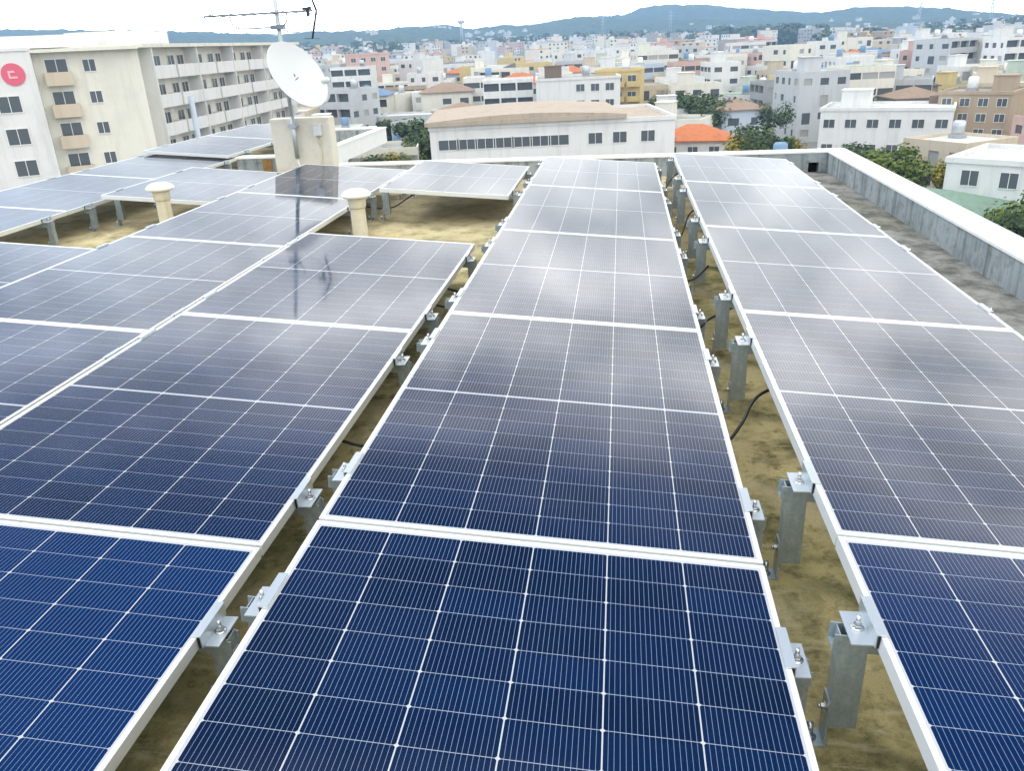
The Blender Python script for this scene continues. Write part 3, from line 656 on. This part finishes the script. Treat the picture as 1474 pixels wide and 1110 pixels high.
hero('gymnasium', 'broad low building with a grey green hip roof behind the right parapet', 'gymnasium', 19.4, 86, -30, 17, 12, -15.2, 'pale grey', 1, [('f', lin(5), (0,), 2.0, 1.0)], 'green', 1.8)
hero('apartment_house', 'pinkish tall block on the skyline right of the dish', 'apartment house', -16.6, 300, 4, 14, 12, 2.2-3, 'pink', 6, [('f', lin(4, -.7, .7), range(6), 1.7, 1.4)], 'grey', 0, lambda r, h, w, d: tank(r, 0, 0, h+.1, 'steel'))
hero('shop', 'dark brown roofed pair block between the dish and the white hall', 'shop', -10.6, 150, 10, 9, 9, -10, 'beige', 3, [('f', (-.5, .3), (0, 1), 1.7, 1.4)], 'brown', 1.6)
hero('corner_house', 'grey house with blue roof below the yellow apartment house', 'house', 1.9, 128, 6, 6, 7, -13.0, 'pale grey', 2, [('f', (-.4, .45), (0,), 1.3, 1.2)], 'blue', 1.3)

# ---- roads
def road(pts, wd, label=None):
    g = MB(); vs = []; P = spline([(*polar(a, d), GZ+.06) for a, d in pts], 8)
    for i, p in enumerate(P):
        t = (P[min(i+1, len(P)-1)]-P[max(i-1, 0)]).normalized(); n = Vector((-t.y, t.x, 0)); vs += [p+n*wd/2, p-n*wd/2]
    g.add(vs, [(2*i, 2*i+1, 2*i+3, 2*i+2) for i in range(len(P)-1)]); tag(g.build('road', asph), kind='structure')
    for s in (-1, 1):
        k = MB()
        for i in range(len(P)-1):
            t = (P[i+1]-P[i]).normalized(); n = Vector((-t.y, t.x, 0))*s
            a, b = P[i]+n*(wd/2+.02), P[i+1]+n*(wd/2+.02); c, d = b+n*1.8, a+n*1.8; u = Vector((0, 0, .12))
            k.add([a, b, c, d, a+u, b+u, c+u, d+u], [(4, 5, 6, 7), (0, 1, 5, 4), (2, 3, 7, 6)])
        tag(k.build('pavement', WM['pale grey']), kind='structure')
    k = MB()
    for i in range(0, len(P)-1, 2):
        t = (P[i+1]-P[i]); n = Vector((-t.y, t.x, 0)).normalized()*.08; u = Vector((0, 0, .006))
        k.add([P[i]+n+u, P[i]-n+u, P[i]+t*.8-n+u, P[i]+t*.8+n+u], [(0, 1, 2, 3)])
    tag(k.build('road_marking', tankm['white']), kind='structure')
asph = mat('asphalt', (.075, .075, .08), .9)
road([(27, 84), (22, 99), (16, 106), (11, 116), (8.6, 150), (7.6, 220), (7.2, 330)], 8.5)
ROADS = [(*polar(a, d), 7.5) for a, d in [(27, 84), (24.5, 92), (22, 99), (19, 103), (16, 106), (13, 111), (11, 116), (9.6, 132), (8.6, 150), (8, 185), (7.6, 220), (7.4, 260), (7.2, 300)]]
USED += ROADS

# ---- the rest of the town, each building its own object
rng = random.Random(11)
PLACES = [(-60, 'left of the dish'), (-17.5, 'just right of the dish'), (-13, 'between the dish and the white hall'), (-8.5, 'behind the left end of the white hall'), (-3.5, 'behind the white hall'), (.5, 'near the yellow apartments'), (3, 'around the orange roofed house'), (7.5, 'above the rear parapet'), (12, 'beyond the parapet corner'), (16, 'around the broad white clinic'), (20, 'around the tan block'), (24, 'at the right edge')]
def place_of(az):
    o = PLACES[0][1]
    for a, n in PLACES:
        if az >= a: o = n
    return o
def free(x, y, r):
    return all((x-a)**2+(y-b)**2 > (r+c)**2*.82 for a, b, c in USED)
def filler(az, d, big):
    wd = rng.uniform(8, 13)*big; dp = rng.uniform(8, 12)*big; x, y = polar(az, d); rad = max(wd, dp)*.56
    if not free(x, y, rad): return False
    for _ in range(40):
        floors = rng.choice([2, 3, 3, 4, 4, 5]) if d > 250 else (rng.choice([2, 2, 3, 3, 4]) if d > 170 else rng.choice([1, 2, 2]))
        wc = rng.choices(list(WALL), [32, 20, 14, 12, 5, 6, 4, 6, 4, 2, 1])[0]
        hip = rng.random() < .17 and floors < 4; rc = rng.choice(['orange', 'brown', 'dark', 'blue']) if hip else rng.choice(['grey', 'pale', 'pale', 'green', 'grey', 'dark'])
        tk = rng.choice([None, 'white', 'steel', 'blue', None]); sh = rng.random() < .5
        st = rng.choice(['win', 'bal', 'win', 'strip']); sw = rng.choice(['win', 'blank'])
        kind = 'house' if floors <= 2 else ('apartment house' if st == 'bal' else 'block')
        feat = (f'{rc} hip roof' if hip else f'{rc} flat roof') + ('' if hip else (f', {tk} tank' if tk else '') + (', stair house' if sh else ''))
        dist = 'near ' if d < 170 else ('far ' if d > 330 else '')
        lab = f"{dist}{wc} {['', 'one', 'two', 'three', 'four', 'five'][floors]} storey {kind}, {feat}, {place_of(az)}"
        if lab not in LABELS and len(lab.replace(',', '').split()) <= 16: break
    else: return False
    LABELS.add(lab); USED.append((x, y, rad))
    h = floors*3.0+.6 + (0.3 if hip else 0); gz = ground_z(x, y)
    nm = {'house': 'house', 'apartment house': 'apartment_house', 'block': 'town_block'}[kind]
    r = empty(nm, (x, y, gz), (0, 0, R(rng.choice([8, 8, 8, 98, -20, 35])+rng.uniform(-3, 3)))); tag(r, lab, kind, 'buildings of the town')
    shell(wd, dp, h, floors, [st, sw, st, 'win'], rng).build('wall', [WM[wc], glass, RM[rc if not hip else 'grey'], curtain], r)
    if hip: hip_roof(wd, dp, h+.2, min(wd, dp)*.2).build('roof', RM[rc], r)
    else:
        if sh: stair(r, -wd*.22, dp*.18, h-.38, 1.5, 1.7, 2.7, WM[wc])
        if tk: tank(r, wd*.2, dp*.2, h-.38, tk, rng.uniform(.8, 1.15))
    return True
for az_, d_ in [(21.6, 110), (21.6, 128), (21.6, 142), (16.6, 112), (16.6, 128), (-.05, 150), (-.05, 165), (-.05, 138), (-3.5, 150), (-3.5, 166), (4.9, 121), (-16.6, 262), (-16.6, 230)]: USED.append((*polar(az_, d_), 4.5))
n = 0
for tries in range(9000):
    if n >= 262: break
    u = rng.random(); d = math.sqrt(95**2 + u*(400**2-95**2)); az = rng.uniform(-25.5, 28.5)
    if az < -14 and d < 118: continue
    if filler(az, d, 1.0 if d < 260 else 1.1): n += 1
# ---- far town: past counting
far = MB()
palette = ['white', 'cream', 'pale grey', 'beige', 'pink', 'tan', 'pale blue', 'yellow', 'grey']
mats_far = [WM[p] for p in palette] + [glass, RM['pale'], RM['orange'], RM['grey']]
def far_block(x, y, wd, dp, h, rot, mi):
    gz = ground_z(x, y)-1; X = T(x, y, gz) @ Matrix.Rotation(rot, 4, 'Z'); h += 1
    far.box(-wd/2, wd/2, -dp/2, dp/2, 0, h, mi, X)
    far.box(-wd/2+.3, wd/2-.3, -dp/2+.3, dp/2-.3, h+.01, h+.2, rng.choice([10, 10, 12, 11]), X)
    fl = max(1, int((h-1)/3))
    for f in range(fl):
        z = 1+f*3+1.1
        for s in (-1, 1):
            nb = max(2, int(wd/3.4))
            for i in range(nb):
                if rng.random() < .75: c = -wd/2+(i+.5)*wd/nb; far.box(c-.8, c+.8, s*(dp/2+.03)-.02, s*(dp/2+.03)+.02, z, z+1.3, 9, X)
    if rng.random() < .5: far.box(-wd*.2-1.5, -wd*.2+1.5, -1.5, 1.5, h+.21, h+2.6, mi, X)
m2 = 0
for tries in range(6000):
    if m2 > 1150: break
    d = math.sqrt(400**2 + rng.random()*(1500**2-400**2)); az = rng.uniform(-25, 29)
    x, y = polar(az, d)
    if noise.noise(Vector((x/120, y/120, 5))) > .38 and d > 600: continue
    far_block(x, y, rng.uniform(9, 19), rng.uniform(9, 14), rng.choice([6, 6, 9, 9, 12, 15]) if d < 1100 else rng.choice([6, 6, 9]), rng.uniform(0, 3.1), rng.choices(range(9), [28, 18, 16, 12, 6, 5, 5, 4, 5])[0]); m2 += 1
for i in range(150):                          # white houses on the hillsides
    az = rng.choice([rng.gauss(18, 4), rng.gauss(20, 3), rng.gauss(-9.5, 2), rng.gauss(5, 2.5), rng.uniform(-25, 28)]); d = rng.triangular(1450, 2150, 1500); x, y = polar(az, d)
    far_block(x, y, rng.uniform(7, 17), 8, rng.choice([3, 4, 6]), rng.uniform(0, 3.1), rng.choice([0, 0, 1, 1, 3]))
tag(far.build('far_town', mats_far), 'dense pale buildings of the far town below the hills', 'far town', kind='stuff')

# ---- trees
def leafmat(name, a, b):
    m = mat(name, a, .7, 0, .25); k = NB(m); oi = k.n.new('ShaderNodeObjectInfo')
    c = k.mix(k.rng(k.noise(k.coord('Object'), 1.4, 4), .35, .65), a, b); k.color(c); return m
LEAF = {'dark green': leafmat('leaf_dark', (.03, .055, .022), (.085, .125, .04)), 'bright green': leafmat('leaf_bright', (.06, .10, .015), (.15, .19, .03)), 'yellow green': leafmat('leaf_yellow', (.16, .15, .02), (.30, .25, .03))}
bark = mat('bark', (.10, .075, .05), .9)
def crown_mesh(seed, kind, nleaf=1500):
    r = random.Random(seed); g = MB(); lobes = []
    for i in range(9):
        a = r.uniform(0, 6.28); q = r.uniform(.2, 1.9); lobes.append((Vector((q*math.cos(a), q*math.sin(a), r.uniform(2.6, 5.0))), r.uniform(.8, 1.5)))
    for i in range(nleaf):
        c, s = r.choice(lobes); v = Vector((r.gauss(0, 1), r.gauss(0, 1), r.gauss(0, .8))).normalized()*s*r.uniform(.55, 1.08); p = c+v
        n = (v.normalized()+Vector((r.uniform(-.7, .7), r.uniform(-.7, .7), r.uniform(-.3, .9)))).normalized(); u = n.orthogonal().normalized(); w_ = n.cross(u); a = r.uniform(0, 3.14); u, w_ = u*math.cos(a)+w_*math.sin(a), w_*math.cos(a)-u*math.sin(a); q = r.uniform(.13, .26)
        g.add([p-u*q, p-w_*q*.7+n*.03, p+u*q, p+w_*q*.7+n*.03], [(0, 1, 2, 3)])
    return g.mesh('crown', LEAF[kind])
def trunk_mesh(seed):
    r = random.Random(seed); g = MB(); g.tube([(0, 0, -.3), (.05, .02, 1.4), (.0, .1, 2.8), (.1, .1, 3.8)], [.24, .17, .12, .05], 8)
    for i in range(4):
        a = i*1.6+r.random(); g.tube([(0, .05, 1.6+.3*i), (.6*math.cos(a), .6*math.sin(a), 2.5+.25*i), (1.3*math.cos(a), 1.3*math.sin(a), 3.3+.2*i)], [.10, .07, .03], 6)
    return g.mesh('trunk', bark)
TREES = {k: [crown_mesh(i*7+j, k) for j in range(2)] for i, k in enumerate(LEAF)}; TRK = [trunk_mesh(3), trunk_mesh(9)]
def tree(az, d, kind, s, sx=1.0):
    x, y = polar(az, d); i = rng.randrange(2)
    shape = 'small' if s < .85 else ('tall' if s > 1.35 else ('broad' if sx > 1.15 else 'rounded')); k = 0
    opts = [f'{shape} {kind} tree {p}' for p in (place_of(az), 'on the near side, '+place_of(az), 'in a clump, '+place_of(az), 'farther back, '+place_of(az), 'beside pale walls, '+place_of(az), 'along a street, '+place_of(az))]
    lab = next((o for o in opts if o not in LABELS), opts[-1]); LABELS.add(lab)
    r = empty('tree', (x, y, ground_z(x, y)), (0, 0, rng.uniform(0, 6.28))); r.scale = (s*sx, s*sx, s); tag(r, lab, 'tree', 'trees among the buildings')
    for nm, me in (('crown', TREES[kind][i]), ('trunk', TRK[i])):
        o = bpy.data.objects.new(nm, me); col.objects.link(o); o.parent = r
for az, d, k, s, sx in [(15.2, 112, 'dark green', 1.1, 1.3), (16.3, 110, 'bright green', 1.15, 1.4), (17.5, 108, 'bright green', 1.2, 1.3), (18.6, 107, 'bright green', 1.0, 1.3), (20.2, 104, 'yellow green', 1.0, 1.0), (21.4, 112, 'bright green', .9, 1.1),
                        (25.4, 80, 'bright green', 1.2, 1.2), (26.2, 79, 'dark green', 1.1, 1.2), (24.9, 78, 'dark green', .8, 1.2), (7.7, 118, 'yellow green', 1.2, 1.1), (8.7, 120, 'dark green', 1.4, 1.2), (9.7, 124, 'dark green', 1.1, 1.2), (10.8, 126, 'yellow green', 1.0, 1.0),
                        (6.6, 160, 'dark green', 1.5, 1.3), (5.3, 168, 'dark green', 1.6, 1.3), (3.6, 176, 'dark green', 1.6, 1.3), (4.4, 172, 'bright green', 1.3, 1.2), (2.4, 180, 'dark green', 1.5, 1.1), (-1.2, 104, 'bright green', 1.15, 1.2), (-2.4, 103, 'dark green', 1.0, 1.2), (.2, 106, 'dark green', 1.2, 1.2), (1.2, 107, 'bright green', 1.0, 1.1),
                        (-12.2, 128, 'dark green', 1.6, 1.2), (-13.4, 130, 'dark green', 1.4, 1.2), (-14.6, 124, 'bright green', 1.2, 1.2), (-16.2, 118, 'yellow green', 1.1, 1.2), (-17.4, 112, 'dark green', 1.2, 1.2), (-19.2, 98, 'dark green', 1.1, 1.4), (-20.6, 92, 'bright green', 1.0, 1.3), (-33.4, 62, 'dark green', .9, 1.4), (-36, 60, 'bright green', 1.0, 1.3)]:
    tree(az, d, k, s, sx)
for i in range(60):
    az = rng.uniform(-24, 28); d = rng.uniform(140, 420); x, y = polar(az, d)
    if free(x, y, 1.5): tree(az, d, rng.choice(['dark green', 'dark green', 'bright green']), rng.uniform(.8, 1.7), rng.uniform(.9, 1.3))
wood = MB(); wr = random.Random(4)
def clump(az0, az1, d0, d1, n, s0, s1):
    for i in range(n):
        az = wr.uniform(az0, az1); d = wr.uniform(d0, d1); x, y = polar(az, d); z = ground_z(x, y); s = wr.uniform(s0, s1)
        for j in range(26):
            v = Vector((wr.gauss(0, 1), wr.gauss(0, 1), wr.gauss(0, 1))).normalized(); p = Vector((x, y, z+s*.9))+Vector((v.x*s*.8, v.y*s*.8, v.z*s)); u = v.orthogonal().normalized(); w_ = v.cross(u); q = s*.36
            wood.add([p-u*q, p-w_*q+v*q*.3, p+u*q, p+w_*q+v*q*.3], [(0, 1, 2, 3)])
clump(6, 12.5, 1000, 1350, 170, 5, 10); clump(7.6, 8.6, 960, 1100, 24, 6, 9); clump(9.8, 10.7, 960, 1100, 26, 6, 11); clump(12, 16, 800, 1150, 90, 4, 7); clump(14, 17.5, 560, 640, 26, 4, 6); clump(18, 28, 900, 1400, 130, 5, 8); clump(-14, 6, 1100, 1500, 160, 4, 8); clump(-26, -14, 900, 1400, 60, 5, 9)
tag(wood.build('woodland', LEAF['dark green']), 'dark belts of trees along the foot of the hills', 'woodland', kind='stuff')
# ---- masts on the hills
def pylon(az, d, h, label, wide=3.0, head=False):
    x, y = polar(az, d); r = empty('transmission_tower' if not head else 'water_tower', (x, y, ground_z(x, y)-1)); tag(r, label, 'tower'); g = MB(); n = 8
    for sx in (-1, 1):
        for sy in (-1, 1): g.tube([(sx*wide, sy*wide, 0), (sx*.5, sy*.5, h)], .35 if not head else .7, 4)
    for i in range(n):
        a = wide+(.5-wide)*i/n; b = wide+(.5-wide)*(i+1)/n
        for s in (-1, 1): g.tube([(-a, s*a, h*i/n), (b, s*b, h*(i+1)/n)], .2, 4); g.tube([(s*a, -a, h*i/n), (s*b, b, h*(i+1)/n)], .2, 4)
    g.build('lattice', M['grey'], r)
    if head: MB().lathe([(1.5, h-3), (6, h-1), (6.4, h+2), (5.8, h+3), (0, h+3.4)], 16).build('tank', WM['white'], r)
    else:
        g = MB()
        for z in (.68, .8, .92): g.box(-6, 6, -.25, .25, h*z, h*z+.5)
        g.build('cross_arm', M['grey'], r)
pylon(-10.35, 1500, 40, 'pale tower with a bulging head on the hillside right of the dish', 2.5, True)
pylon(-1.2, 1700, 42, 'thin lattice pylon before the middle of the hills'); pylon(3.1, 1650, 48, 'thin lattice pylon below the highest hill'); pylon(21.3, 1800, 52, 'thin lattice pylon on the low right hills'); pylon(17.6, 1800, 40, 'lattice pylon among the white hill houses on the right')

# ---- air
hz = MB().box(-4300, 4300, -4300, 4300, GZ-8, 102)
m = bpy.data.materials.new('air'); m.use_nodes = True; nn = m.node_tree.nodes; nn.remove(nn['Principled BSDF'])
pv = nn.new('ShaderNodeVolumePrincipled'); pv.inputs['Color'].default_value = (.40, .66, 1.0, 1); pv.inputs['Density'].default_value = 4.0e-4; pv.inputs['Anisotropy'].default_value = .25
m.node_tree.links.new(pv.outputs[0], nn['Material Output'].inputs['Volume'])
ho = hz.build('haze', m); tag(ho, kind='stuff')
